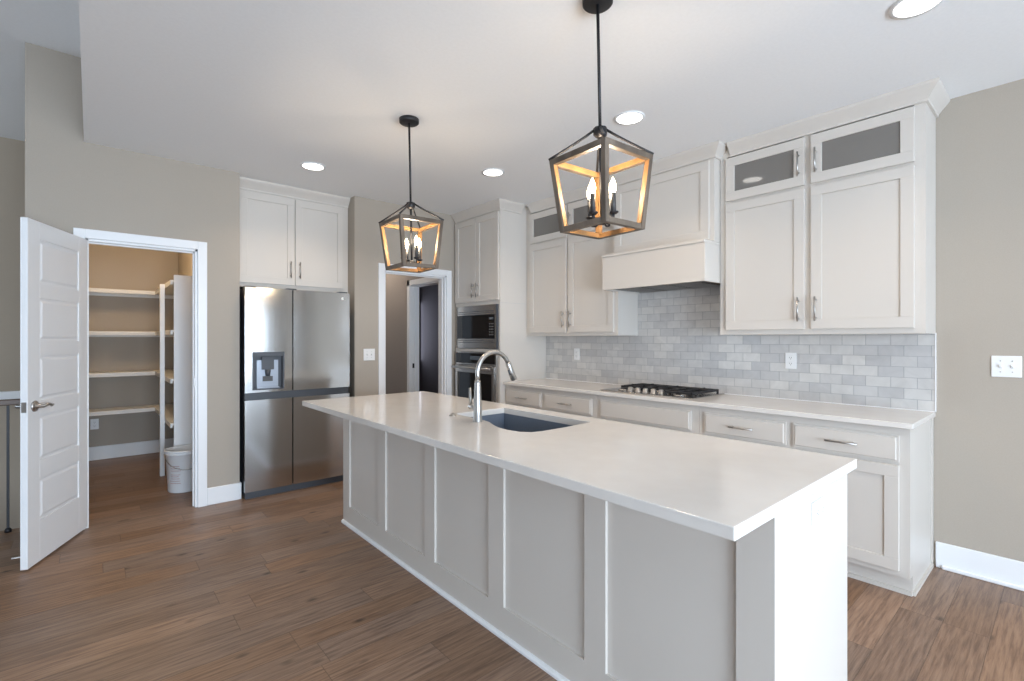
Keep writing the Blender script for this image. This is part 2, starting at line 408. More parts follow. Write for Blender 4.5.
def handle(n0, sg, name='door_handle'):
    h = M(dT); a0, z = DW-.062, .95
    h.lathe((a0, n0, z), [(.0, 0), (.033, 0), (.033, sg*.006), (.026, sg*.011), (.012, sg*.013), (.011, sg*.045), (0, sg*.046)], 24, 'y')
    pts = [(a0+.004, n0+sg*.045, z), (a0-.03, n0+sg*.047, z+.004), (a0-.06, n0+sg*.046, z+.002), (a0-.085, n0+sg*.043, z-.008), (a0-.112, n0+sg*.038, z-.004)]
    h2 = M(dT); h2.tube(pts, [.010, .010, .009, .0075, .005], 10)
    h.v += h2.v; nb = len(h.v)-len(h2.v); h.f += [[nb+i for i in f] for f in h2.f]; h.sm += h2.sm
    return h.build(name, NICKEL, door)
handle(DT, 1); handle(0, -1)
M(dT).box(DW, DW+.0015, .006, DT-.006, .92, .98).build('latch_plate', NICKEL, door)
for z in (.25, 1.05, 1.82):
    M(dT).cyl((-.004, -.004, z-.045), .006, .09, 10).build('hinge', NICKEL, door)
M(dT).tube([(DW-.06, 0, .07), (DW-.06, -.07, .065)], .004, 8).build('door_stop', PLATE, door)

# ------------------------------------------------------------------ pantry contents
ps = thing('pantry_shelving', 'white L-shaped shelves with post and end panel inside the pantry', 'shelves', (.45, 6.6, 0))
for z in (1.89, 1.43, .98, .57):
    m = M(); m.prism([(-.212, 7.119), (-.212, 6.82), (.55, 6.82), (.55, 5.42), (.799, 5.42), (.799, 7.119)], z-.02, z)
    o = m.build('shelf', SHELF, ps, .002)
    m = M(); m.box(-.212, .55, 6.82, 6.838, z-.042, z-.02); m.box(.55, .568, 5.42, 6.82, z-.042, z-.02)
    m.build('front_lip', SHELF, o)
    m = M(); m.box(-.212, .799, 7.10, 7.119, z-.06, z-.02); m.box(.782, .799, 5.42, 7.10, z-.06, z-.02); m.build('wall_cleat', SHELF, o)
M().box(.511, .549, 5.85, 5.90, 0, 1.885).build('post', TRIM, ps, .002)
M().box(.575, .799, 5.395, 5.418, 0, 1.935).build('end_panel', TRIM, ps, .001)
bk = thing('plastic_bucket', 'white plastic bucket with faint print, standing on the pantry floor', 'bucket', (.640, 5.22, 0))
c = (.640, 5.22, 0)
M().lathe(c, [(.0, 0), (.125, 0), (.130, .008), (.146, .33), (.152, .332), (.152, .345), (.147, .348), (.153, .35), (.153, .368), (.143, .370), (.140, .36), (.122, .02), (0, .018)], 40).build('bucket_body', BUCKET, bk)
hb = []
for k in range(17):
    a = PI*k/16; hb.append((c[0]+.158*math.cos(a)*.80-.0*a, c[1]-.158*math.cos(a)*.6-.10*math.sin(a)-.03, .33-.16*math.sin(a)))
M().tube([(c[0]+.152*math.cos(PI*1.0+.0)+.0, c[1], .335)]+[(c[0]-.156*math.cos(PI*k/14), c[1]-.158*math.sin(PI*k/14)-.002, .335-.13*math.sin(PI*k/14)) for k in range(15)], .003, 8).build('wire_handle', NICKEL, bk)
def curved_patch(name, a0, a1, z0, z1, mt, r_at):
    m = M(); vs = []; fs = []; n = 8
    for k in range(n+1):
        a = math.radians(a0+(a1-a0)*k/n)
        for z in (z0, z1):
            for e in (0.0006, 0.0014):
                r = r_at(z)+e; vs.append((c[0]+r*math.cos(a), c[1]+r*math.sin(a), z))
    for k in range(n):
        i = 4*k; j = i+4
        fs += [(i, j, j+2, i+2), (i+1, i+3, j+3, j+1), (i, i+1, j+1, j), (i+2, j+2, j+3, i+3)]
    fs += [(0, 2, 3, 1), (4*n, 4*n+1, 4*n+3, 4*n+2)]
    m.add(vs, fs, True); return m.build(name, mt, bk)
rat = lambda z: .130+.016*(z-.008)/.322
curved_patch('dark_label', -72, -48, .06, .19, BLUE, rat)
for z in (.235, .215, .195, .160, .145, .125, .105, .085): curved_patch('printed_line', -150+(z*1000 % 7), -118+(z*1000 % 11), z, z+.006, REDINK, rat)

def outlet(label, f, a, z, horizontal=False, group=None):
    """duplex outlet; f maps (a, n, z)"""
    p = f(a, 0, z); t = thing('wall_outlet', label, 'outlet', p, group)
    hw, hh = (.058, .036) if horizontal else (.036, .058)
    m = M(f); m.box(a-hw, a+hw, 0, .006, z-hh, z+hh); m.build('cover_plate', PLATE, t, .002, 2)
    for s in (-1, 1):
        ca, cz = (a+s*.021, z) if horizontal else (a, z+s*.021)
        o = M(f).box(ca-.015, ca+.015, .006, .0085, cz-.015, cz+.015).build('receptacle', PLATE, t, .003, 2)
        for q in (-1, 1):
            if horizontal: M(f).box(ca-.005, ca+.004, .0085, .0092, cz+q*.006-.001, cz+q*.006+.001).build('slot', SLOT, o)
            else: M(f).box(ca+q*.006-.001, ca+q*.006+.001, .0085, .0092, cz-.003, cz+.006).build('slot', SLOT, o)
        if horizontal: M(f).box(ca+s*.009-.002, ca+s*.009+.002, .0085, .0092, cz-.002, cz+.002).build('slot', SLOT, o)
        else: M(f).box(ca-.002, ca+.002, .0085, .0092, cz-.011, cz-.007).build('slot', SLOT, o)
    return t
def switch(label, f, a, z, gangs=2, group=None):
    t = thing('light_switch', label, 'light switch', f(a, 0, z), group)
    hw = .036+.023*(gangs-1)
    M(f).box(a-hw, a+hw, 0, .006, z-.058, z+.058).build('cover_plate', PLATE, t, .002, 2)
    for k in range(gangs):
        ca = a+(k-(gangs-1)/2)*.046
        m = M(f); m.hexa([(ca-.005, .006, z-.010), (ca+.005, .006, z-.010), (ca+.005, .006, z+.010), (ca-.005, .006, z+.010)],
                         [(ca-.004, .017, z+.002), (ca+.004, .017, z+.002), (ca+.004, .015, z+.010), (ca-.004, .015, z+.010)])
        o = m.build('toggle', PLATE, t)
        for q in (-1, 1): M(f).lathe((ca, .006, z+q*.030), [(0, 0), (.003, 0), (.003, .001), (0, .001)], 10, 'y').build('screw', NICKEL, t)
    return t
outlet('white outlet low on the pantry back wall under the lowest shelf', facing_south(7.12), .03, .40)
switch('white double switch on the wall strip right of the fridge', facing_south(YF), 2.094, 1.191)
switch('white double switch on the grey wall right of the cooktop wall cabinets', facing_west(XW), .236, 1.196)

# stair railing at far left
sr = thing('stair_railing', 'dark wood handrail with black metal baluster behind the open pantry door', 'railing', (-1.6, 4.86, 0))
M().box(-3.2, -.336, 4.835, 4.885, .885, .925).build('handrail', RAILW, sr, .006, 2)
M().box(-.36, -.336, 4.82, 4.90, .84, .97).build('wall_rosette', TRIM, sr)
for i in range(22):
    x = -.437-i*.125
    b_ = M().box(x-.007, x+.007, 4.853, 4.867, 0, .885).build('baluster', BLACKM, sr)
    M().lathe((x, 4.86, 0), [(.0, 0), (.019, 0), (.019, .018), (.011, .03), (0, .03)], 12).build('shoe', BLACKM, b_)

# ------------------------------------------------------------------ cabinet joinery
def shaker(name, f, a0, a1, z0, z1, parent, st=.062, mt=None, panel=True, n0=0.0, th=.02):
    m = M(f); r = .008
    m.box(a0, a1, n0, n0+th, z0, z0+st); m.box(a0, a1, n0, n0+th, z1-st, z1)
    m.box(a0, a0+st, n0, n0+th, z0+st, z1-st); m.box(a1-st, a1, n0, n0+th, z0+st, z1-st)
    if panel: m.box(a0+st, a1-st, n0+.002, n0+th-r, z0+st, z1-st)
    return m.build(name, mt or CAB, parent, .0015)
def bar_pull(f, a, z, L_, vertical, parent, n0=.02):
    m = M(f); r = .0055; o = n0+.028
    if vertical:
        m.tube([(a, o, z-L_/2), (a, o, z+L_/2)], r, 10)
        for s in (-1, 1): m.tube([(a, n0, z+s*L_*.36), (a, o, z+s*L_*.36)], .005, 8)
    else:
        m.tube([(a-L_/2, o, z), (a+L_/2, o, z)], r, 10)
        for s in (-1, 1): m.tube([(a+s*L_*.36, n0, z), (a+s*L_*.36, o, z)], .005, 8)
    return m.build('handle', NICKEL, parent)
def slab_front(name, f, a0, a1, z0, z1, parent, n0=0.0, th=.02):
    m = M(f); e = .010
    m.hexa([(a0, n0, z0), (a1, n0, z0), (a1, n0, z1), (a0, n0, z1)], [(a0, n0+th-.006, z0), (a1, n0+th-.006, z0), (a1, n0+th-.006, z1), (a0, n0+th-.006, z1)])
    m.hexa([(a0+e, n0+th-.006, z0+e), (a1-e, n0+th-.006, z0+e), (a1-e, n0+th-.006, z1-e), (a0+e, n0+th-.006, z1-e)],
           [(a0+e+.004, n0+th, z0+e+.004), (a1-e-.004, n0+th, z0+e+.004), (a1-e-.004, n0+th, z1-e-.004), (a0+e+.004, n0+th, z1-e-.004)])
    return m.build(name, CAB, parent)
CROWN = [(0, 2.655), (.012, 2.655), (.014, 2.668), (.030, 2.690), (.052, 2.716), (.062, 2.730), (.066, 2.744), (0, 2.744)]

# base cabinets: cooktop wall
BXF = 3.195; fB = facing_west(BXF); CT = .884
def base_cab(label, y0, y1, fronts, doors, end=False):
    t = thing('base_cabinet', label, 'cabinet', ((BXF+XW)/2, (y0+y1)/2, 0), None)
    m = M(); m.box(BXF, XW-.002, y0, y1, .105, CT); m.box(BXF+.06, XW-.002, y0+(.0 if end else 0), y1, 0, .105)
    m.build('body', CAB, t)
    M().box(BXF+.045, BXF+.06, y0+(.0 if end else 0), y1, 0, .022).build('toe_moulding', CAB, t)
    if end:
        M().box(BXF+.06, XW-.03, y0-.012, y0-.0005, 0, .022).build('shoe_moulding', CAB, t)
        M().box(XW-.04, XW-.002, y0-.008, y0-.0005, 0.0225, CT-.001).build('scribe_strip', CAB, t)
    for a0, a1, pull in fronts:
        d = slab_front('drawer' if pull else 'false_front', fB, a0, a1, .702, .842, t)
        if pull: bar_pull(fB, (a0+a1)/2, .772, .155, False, d)
    for a0, a1, hside in doors:
        d = shaker('door', fB, a0, a1, .135, .685, t)
        bar_pull(fB, a0+.035 if hside < 0 else a1-.035, .60, .14, True, d)
    return t
base_cab('white base cabinet with two drawers, left of the cooktop beside the ovens', 2.606, 3.785, [(2.65, 3.215, 1), (3.255, 3.755, 1)], [(2.65, 3.215, 1), (3.255, 3.755, -1)])
base_cab('white base cabinet with wide plain front directly under the cooktop', 1.700, 2.604, [(1.755, 2.56, 0)], [(1.755, 2.15, 1), (2.165, 2.56, -1)])
base_cab('white base cabinet with two drawers at the right end, by the grey wall', .548, 1.698, [(.592, 1.098, 1), (1.138, 1.655, 1)], [(.592, 1.098, 1), (1.138, 1.655, -1)], True)
ct = M(); ct.box(3.157, XW-.001, .53, 3.785, CT+.001, .914)
tag(ct.build('countertop', QUARTZ, None, .003, 2), 'long white quartz countertop under the tile backsplash', 'countertop')
# tile
bsx = XW-.010
m = M(); m.box(bsx, XW-.0005, .533, 3.784, .9145, 1.382); m.box(bsx, XW-.0005, 1.695, 2.60, 1.382, 1.80)
bs = m.build('tile_backsplash', TILE); tag(bs, 'grey and white marble subway tile backsplash above the long counter', 'backsplash')
M().box(XW-.013, XW-.0005, .527, .5328, .9145, 1.382).build('edge_trim', TRIM, bs)
M().box(XW-.016, bsx, .534, 3.78, .9143, .918).build('caulk_line', TRIM, bs)
fT = facing_west(bsx)
outlet('white outlet on the tile backsplash right of the cooktop', fT, 1.315, 1.192)
outlet('white outlet on the tile backsplash left of the cooktop', fT, 3.335, 1.192)

# upper cabinets
UXF = 3.482; fU = facing_west(UXF)
def pane_glass(f, a0, a1, z0, z1, parent, n0=.008):
    return M(f).box(a0, a1, n0, n0+.004, z0, z1).build('glass_pane', CGLASS, parent)
def upper_cab(label, y0, y1, doors, side_lo=True, path=None):
    t = thing('wall_cabinet', label, 'cabinet', ((UXF+XW)/2, (y0+y1)/2, 1.378))
    m = M(); zt, zg = 2.74, 2.345; w_ = .018
    m.box(UXF, XW-.002, y0, y1, 1.378, zg-.02)                                  # lower section
    m.box(UXF, XW-.002, y0, y0+w_, zg-.02, zt); m.box(UXF, XW-.002, y1-w_, y1, zg-.02, zt)
    m.box(XW-.012, XW-.002, y0+w_, y1-w_, zg-.02, zt); m.box(UXF, XW-.012, y0+w_, y1-w_, 2.66, zt)
    m.box(UXF, XW-.012, y0+w_, y1-w_, zg-.02, zg+.0)                             # floor of the glazed section
    ym = (doors[0][1]+doors[1][0])/2 if doors[0][1] < doors[1][0] else (doors[1][1]+doors[0][0])/2
    m.box(UXF, UXF+.02, ym-.028, ym+.028, zg, 2.66); m.box(UXF, UXF+.02, y0+w_, y0+.05, zg, 2.66); m.box(UXF, UXF+.02, y1-.05, y1-w_, zg, 2.66)
    m.build('body', CAB, t)
    for a0, a1, hs in doors:
        d = shaker('door', fU, a0, a1, 1.41, 2.318, t)
        ha = a0+.031 if hs < 0 else a1-.031
        bar_pull(fU, ha, 1.537, .155, True, d)
        g = shaker('glass_door', fU, a0, a1, 2.338, 2.645, t, panel=False)
        pane_glass(fU, a0+.060, a1-.060, 2.398, 2.585, g)
        bar_pull(fU, ha, 2.475, .155, True, g)
    M().sweep(path, CROWN).build('crown_moulding', CAB, t)
    return t
upper_cab('tall white wall cabinet right of the hood, beside the bare grey wall', .53, 1.688, [(.577, 1.092, 1), (1.129, 1.640, -1)], True,
          [(UXF, 1.612-.0), (UXF, .53), (XW-.002, .53)][::-1] if False else [(UXF, 1.611), (UXF, .53), (XW-.002, .53)])
upper_cab('white wall cabinet left of the hood, beside the oven tower', 2.602, 3.784, [(2.640, 3.171, 1), (3.200, 3.720, -1)], True,
          [(UXF, 3.784-.08), (UXF, 2.682)])

# range hood with its panelled chimney cabinet
rh = thing('range_hood', 'white box range hood with panelled chimney above the cooktop', 'range hood', (3.5, 2.145, 1.757))
CHX = 3.40; fC = facing_west(CHX)
m = M(); m.box(CHX, XW-.002, 1.692, 2.598, 2.052, 2.744); m.build('chimney_cabinet', CAB, rh, .001)
shaker('chimney_panel', fC, 1.725, 2.565, 2.07, 2.642, rh, st=.066)
M().sweep([(UXF-.001, 2.598), (CHX, 2.598), (CHX, 1.692), (UXF-.001, 1.692)], [(o, z) for o, z in CROWN]).build('crown_moulding', CAB, rh)
HXF = 3.262
m = M(); m.box(HXF, HXF+.02, 1.692, 2.598, 1.757, 2.03); m.box(HXF+.02, XW-.012, 1.692, 1.712, 1.757, 2.03); m.box(HXF+.02, XW-.012, 2.578, 2.598, 1.757, 2.03); m.box(HXF+.02, XW-.012, 1.712, 2.578, 1.80, 2.03)
m.build('hood_box', CAB, rh, .0015)
m = M(); m.box(HXF-.010, XW-.012, 1.692, 2.598, 2.03, 2.052); m.build('top_moulding', CAB, rh, .004, 2)
m = M(); m.box(HXF+.03, XW-.03, 1.72, 2.57, 1.768, 1.80); m.build('insert', DARKPL, rh)
for i in range(3):
    y = 1.79+i*.245
    m = M()
    for k in range(9): m.box(HXF+.06+k*.042, HXF+.076+k*.042, y, y+.22, 1.760, 1.768)
    m.box(HXF+.05, HXF+.058, y-.005, y+.225, 1.758, 1.768); m.box(XW-.07, XW-.062, y-.005, y+.225, 1.758, 1.768)
    m.build('baffle_filter', NICKEL, rh)

# cooktop
ck = thing('gas_cooktop', 'stainless gas cooktop with black grates set in the long counter', 'cooktop', (3.49, 2.17, .914))
cx0, cx1, cy0, cy1, cz = 3.235, 3.735, 1.775, 2.60, .9145
M().box(cx0, cx1, cy0, cy1, cz, cz+.008).build('steel_tray', STEELH, ck, .003, 2)
def grate(y0, y1):
    m = M(); z0, z1 = cz+.024, cz+.040; x0, x1 = cx0+.065, cx1-.03
    if y0 < 2.3 and y1 > 2.05: x0 = cx0+.16
    b = .014
    for x in (x0, x1-b): m.box(x, x+b, y0, y1, z0, z1)
    for y in (y0, y1-b): m.box(x0, x1, y, y+b, z0, z1)
    n = 2 if x1-x0 > .4 else 1
    ymid = (y0+y1)/2
    m.box(x0, x1, ymid-.006, ymid+.006, z0, z1+.004)
    for k in range(n):
        xc = x0+(x1-x0)*(k+.5)/n; m.box(xc-.006, xc+.006, y0, y1, z0, z1+.004)
        if n == 2: m.box((x0+x1)/2-.006, (x0+x1)/2+.006, y0, y1, z0, z1)
    for x in (x0, x1-b):
        for y in (y0, y1-b): m.box(x, x+b, y, y+b, cz+.008, z0)
    m.build('grate', IRON, ck, .002)
W3 = (cy1-cy0-.12)/3
for i in range(3): grate(cy0+.03+i*W3+.003, cy0+.03+(i+1)*W3-.003)
for (x, y, r) in [(3.35, cy0+.16, .042), (3.60, cy0+.16, .036), (3.35, cy1-.16, .036), (3.60, cy1-.16, .042), (3.51, (cy0+cy1)/2, .052)]:
    b_ = M().lathe((x, y, cz+.008), [(0, 0), (r+.014, 0), (r+.012, .008), (r, .009), (r, .012), (0, .012)], 24).build('burner', STEELH, ck)
    M().lathe((x, y, cz+.019), [(0, 0), (r*.85, 0), (r*.85, .006), (r*.7, .009), (0, .009)], 24).build('burner_cap', IRON, b_)
for i in range(5):
    y = (cy0+cy1)/2+.02+(i-2)*.070
    M().lathe((cx0+.075, y, cz+.008), [(0, 0), (.026, 0), (.026, .004), (.021, .008), (.019, .030), (.016, .034), (0, .034)], 20).build('knob', NICKEL, ck)

# tall oven tower
TXF = 3.125; fO = facing_west(TXF); ty0, ty1 = 3.787, 4.575
ot = thing('oven_tower_cabinet', 'tall white cabinet holding microwave and oven beside the hall opening', 'cabinet', ((TXF+XW)/2, 4.18, 0))
m = M()
w_ = .03
m.box(TXF, XW-.002, ty0, ty0+w_, 0.09, 2.744); m.box(TXF, XW-.002, ty1-w_, ty1, 0.09, 2.744)
m.box(TXF, XW-.002, ty0+w_, ty1-w_, 1.705, 2.744); m.box(TXF, XW-.002, ty0+w_, ty1-w_, 1.212, 1.242); m.box(TXF, XW-.002, ty0+w_, ty1-w_, .09, .46)
m.box(XW-.04, XW-.002, ty0+w_, ty1-w_, .46, 1.705); m.box(TXF+.06, XW-.002, ty0, ty1, 0, .09)
m.build('body', CAB, ot)
M().box(TXF+.002, XW-.002, ty0-.0015, ty0-.0002, 1.714, 1.718).build('panel_seam', add_noise(mat('seam_shadowline', (.55, .54, .52), .6), 20, (.55, .54, .52), (.56, .55, .53)), ot)
for a0, a1, hs in ((ty0+.012, 4.172, 1), (4.180, ty1-.012, -1)):
    d = shaker('door', fO, a0, a1, 1.745, 2.640, ot)
    bar_pull(fO, a1-.035 if hs > 0 else a0+.035, 1.865, .15, True, d)
d = slab_front('drawer', fO, ty0+.03, ty1-.03, .13, .43, ot); bar_pull(fO, 4.18, .28, .16, False, d)
M().sweep([(TXF, ty1), (TXF, ty0), (UXF-.08, ty0)], CROWN).build('crown_moulding', CAB, ot)
# filler between tower and the fridge wall
mw = thing('built_in_microwave', 'stainless built-in microwave above the wall oven', 'microwave', (3.4, 4.18, 1.246))
a0, a1 = 3.822, 4.540
M(fO).box(a0+.02, a1-.02, -.40, 0.001, 1.26, 1.69).build('housing', DARKPL, mw)
m = M(fO); z0, z1 = 1.246, 1.702
m.box(a0, a1, .001, .018, 1.60, z1); m.box(a0, a1, .001, .018, z0, 1.352); m.box(a0, a0+.035, .001, .018, 1.352, 1.60); m.box(a1-.02, a1, .001, .018, 1.352, 1.60)
m.build('trim_kit', STEELH, mw, .002)
for z in (1.620, 1.640, 1.330, 1.310): M(fO).box(a0+.05, a1-.04, .018, .0195, z-.0025, z+.0025).build('vent_slot', DARKPL, mw)
M(fO).box(a0+.135, a1-.022, .002, .022, 1.356, 1.596).build('glass_door', BLACKG, mw, .002)
cp = M(fO).box(a0+.037, a0+.132, .002, .021, 1.356, 1.596).build('control_panel', BLACKG, mw, .002)
for r_ in range(5):
    for q in range(3): M(fO).box(a0+.050+q*.026, a0+.066+q*.026, .021, .0216, 1.385+r_*.028, 1.398+r_*.028).build('button', NICKEL, cp)
M(fO).box(a0+.05, a0+.12, .021, .0216, 1.548, 1.572).build('display', DISP, cp)
M(fO).box(a0-.012, a0-.0015, .001, .030, z0, z1).build('side_rail', DARKPL, mw)
ov = thing('wall_oven', 'stainless wall oven with black glass door below the microwave', 'oven', (3.4, 4.18, .47))
M(fO).box(a0+.02, a1-.02, -.50, 0.001, .48, 1.205).build('housing', DARKPL, ov)
m = M(fO); m.box(a0-.01, a0+.012, .001, .03, .47, 1.210); m.box(a1-.012, a1+.01, .001, .03, .47, 1.210); m.box(a0+.012, a1-.012, .001, .03, 1.196, 1.210); m.build('side_frame', STEELH, ov)
q = M(fO).box(a0+.014, a1-.014, .002, .032, 1.092, 1.194).build('control_panel', BLACKG, ov, .002)
M(fO).box(4.08, 4.26, .032, .0326, 1.125, 1.165).build('display', DISP, q)
m = M(fO); m.box(a0+.014, a1-.014, .002, .030, 1.068, 1.088); m.box(a0+.014, a1-.014, .002, .042, .985, 1.064)
m.box(a0+.014, a0+.055, .002, .042, .50, .985); m.box(a1-.055, a1-.014, .002, .042, .50, .985); m.box(a0+.055, a1-.055, .002, .042, .50, .545)
dr = m.build('door', STEELH, ov, .002)
M(fO).box(a0+.056, a1-.056, .003, .040, .546, .984).build('door_glass', BLACKG, dr)
m = M(fO); m.tube([(a0+.02, .088, 1.040), (a1-.02, .088, 1.040)], .012, 14)
for y in (a0+.06, a1-.06): m.tube([(y, .042, 1.040), (y, .088, 1.040)], .008, 10)
m.build('handle', FAUCET, dr)

# ------------------------------------------------------------------ refrigerator and the cabinet above it
rf = thing('refrigerator', 'stainless four-door refrigerator with ice dispenser beside the pantry doorway', 'refrigerator', (1.41, 4.9, 0))
fx0, fx1, fyf = .966, 1.858, 4.50
M().box(fx0+.006, fx1-.006, fyf+.075, 5.28, .03, 1.775).build('cabinet_body', DARKPL, rf, .003)
M().box(fx0+.012, fx1-.012, fyf+.04, fyf+.09, .0, .055).build('base_grille', DARKPL, rf)
m = M(); m.box(fx0+.004, fx1-.004, fyf+.022, fyf+.073, .832, .892); m.build('middle_band', DARKPL, rf)
def fridge_door(a0, a1, z0, z1, cut=None):
    """slightly bowed stainless door skin with thickness"""
    f = facing_south(fyf); m = M(f); n = 14; D = .07
    def bow(a): return .0025*(1-((a-(a0+a1)/2)/((a1-a0)/2))**2)-.0025
    def strip(b0, b1, y0, y1, nn):
        vs = []; fs = []
        for k in range(nn+1):
            a = b0+(b1-b0)*k/nn
            vs += [(a, bow(a), y0), (a, bow(a), y1), (a, -D, y0), (a, -D, y1)]
        for k in range(nn):
            i = 4*k; j = i+4
            fs += [(i, j, j+1, i+1), (i+2, i+3, j+3, j+2), (i, i+2, j+2, j), (i+1, j+1, j+3, i+3)]
        fs += [(0, 1, 3, 2), (4*nn, 4*nn+2, 4*nn+3, 4*nn+1)]
        m.add(vs, fs)
    if cut:
        c0, c1, c2, c3 = cut
        strip(a0, c0, z0, z1, 6); strip(c1, a1, z0, z1, 6); strip(c0, c1, z0, c2, 6); strip(c0, c1, c3, z1, 6)
        m.box(c0, c1, -D, -.062, c2, c3)
    else: strip(a0, a1, z0, z1, n)
    return m.build('door', STEEL, rf)
mid = 1.345
CUT = (1.022, 1.275, .915, 1.236)
dl = fridge_door(fx0, mid-.005, .894, 1.780, CUT); fridge_door(mid+.005, fx1, .894, 1.780)
fridge_door(fx0, mid-.005, .065, .832); fridge_door(mid+.005, fx1, .065, .832)
fF = facing_south(fyf)
dp = thing_part = M(fF); dp.box(CUT[0], CUT[0]+.012, -.060, .001, CUT[2], CUT[3]); dp.box(CUT[1]-.012, CUT[1], -.060, .001, CUT[2], CUT[3]); dp.box(CUT[0]+.012, CUT[1]-.012, -.060, .001, CUT[2], CUT[2]+.010); dp.box(CUT[0]+.012, CUT[1]-.012, -.060, .001, CUT[3]-.035, CUT[3]); dp.box(CUT[0]+.012, CUT[1]-.012, -.060, -.052, CUT[2]+.010, CUT[3]-.035)
dpo = dp.build('dispenser', DARKPL, dl)
LIGHTG = mat('dispenser_grey', (.34, .37, .42), .3, .5)
M(fF).box(1.062, 1.232, -.052, -.030, .928, 1.165).build('dispenser_back', LIGHTG, dl)
M(fF).box(1.100, 1.194, -.029, -.012, 1.085, 1.195).build('spout_block', DARKPL, dl)
m = M(fF); m.lathe((1.147, -.020, 1.03), [(0, 0), (.018, 0), (.024, .055), (0, .055)], 16); m.build('water_spout', DARKPL, dl)
M(fF).box(1.108, 1.186, -.029, -.020, .985, 1.028).build('paddle', SLOT, dl)
M(fF).box(1.06, 1.236, -.050, -.008, .926, .934).build('drip_tray', LIGHTG, dl)
M(fF).lathe((1.79, .0, 1.725), [(0, -.001), (.013, -.001), (.013, .0015), (0, .0015)], 20, 'y').build('round_badge', PLATE, rf)
for x in (fx0+.05, fx1-.05, mid): M().box(x-.04, x+.04, fyf+.03, fyf+.10, 1.781, 1.793).build('hinge_cover', DARKPL, rf)

CFY = 4.75; fA = facing_south(CFY)
oc = thing('over_fridge_cabinet', 'white two-door cabinet up to the ceiling above the refrigerator', 'cabinet', (1.445, 5.0, 1.80))
M().box(.947, 1.943, CFY, 5.298, 1.805, 2.744).build('body', CAB, oc)
for a0, a1, hs in ((.974, 1.428, 1), (1.437, 1.895, -1)):
    d = shaker('door', fA, a0, a1, 1.842, 2.640, oc)
    bar_pull(fA, a1-.036 if hs > 0 else a0+.036, 1.985, .15, True, d)
M().sweep([(.947, CFY), (1.943, CFY)], CROWN).build('crown_moulding', CAB, oc)

# ------------------------------------------------------------------ island
ix0, ix1, iy0, iy1 = 1.117, 2.087, .508, 3.530
bx0, bx1, by0, by1 = 1.405, 2.055, .530, 3.520
il = thing('kitchen_island', 'white panelled kitchen island standing on the wood floor', 'kitchen island', (1.73, 2.02, 0))
m = M()
zt = .878
m.box(bx0+.02, bx0+.04, by0+.02, by1-.02, .0, zt); m.box(bx1-.06, bx1-.04, by0+.02, by1-.02, .10, zt)
m.box(bx0+.04, bx1-.06, by0+.02, by1-.02, .10, .12); m.box(bx0+.04, bx1-.12, by0+.02, by1-.02, 0, .10)
m.build('carcass', CAB, il)
M().box(bx0+.0203, bx1, by0, by0+.02, 0, zt).build('end_panel', CAB, il)
M().box(bx0+.0203, bx1, by1-.02, by1, 0, zt).build('end_panel', CAB, il, .001)
f = facing_west(bx0+.02)
edges = [(.635, 1.105), (1.205, 1.680), (1.790, 2.262), (2.365, 2.845), (2.945, 3.410)]
m = M(f); n0, n1 = 0.0, .02
ys = [by0]+[v for e in edges for v in e]+[by1]
for i in range(0, len(ys), 2): m.box(ys[i], ys[i+1], n0, n1, .0, zt)
for e in edges: m.box(e[0], e[1], n0, n1, 0, .135); m.box(e[0], e[1], n0, n1, .82, zt)
m.build('panel_frame', CAB, il)
for e in edges: M(f).box(e[0]+.0002, e[1]-.0002, 0.001, .008, .1352, .8198).build('recessed_panel', CAB, il)
m = M(); m.sweep([(bx0, by1), (bx0, by0)], [(0, 0), (.016, 0), (.016, .010), (.010, .018), (0, .020)]); 
m.build('shoe_moulding', TRIM, il)
m = M(); m.sweep([(bx1, by1), (bx0, by1)], [(0, 0), (.016, 0), (.016, .010), (.010, .018), (0, .020)]); m.build('shoe_moulding', TRIM, il)
# working side: drawers and doors facing the cooktop
fE = lambda a, n, z: (bx1-.04+n, a, z)
yy = by0+.04; k = 0
for wd in (.70, .60, .78, .80):
    if k == 2:
        shaker('door', fE, yy+.01, yy+wd/2-.005, .13, .85, il); shaker('door', fE, yy+wd/2+.005, yy+wd-.01, .13, .85, il)
    else:
        d = slab_front('drawer', fE, yy+.01, yy+wd-.01, .70, .85, il); bar_pull(fE, yy+wd/2, .775, .15, False, d)
        shaker('door', fE, yy+.01, yy+wd/2-.005, .13, .685, il); shaker('door', fE, yy+wd/2+.005, yy+wd-.01, .13, .685, il)
    yy += wd+.01; k += 1
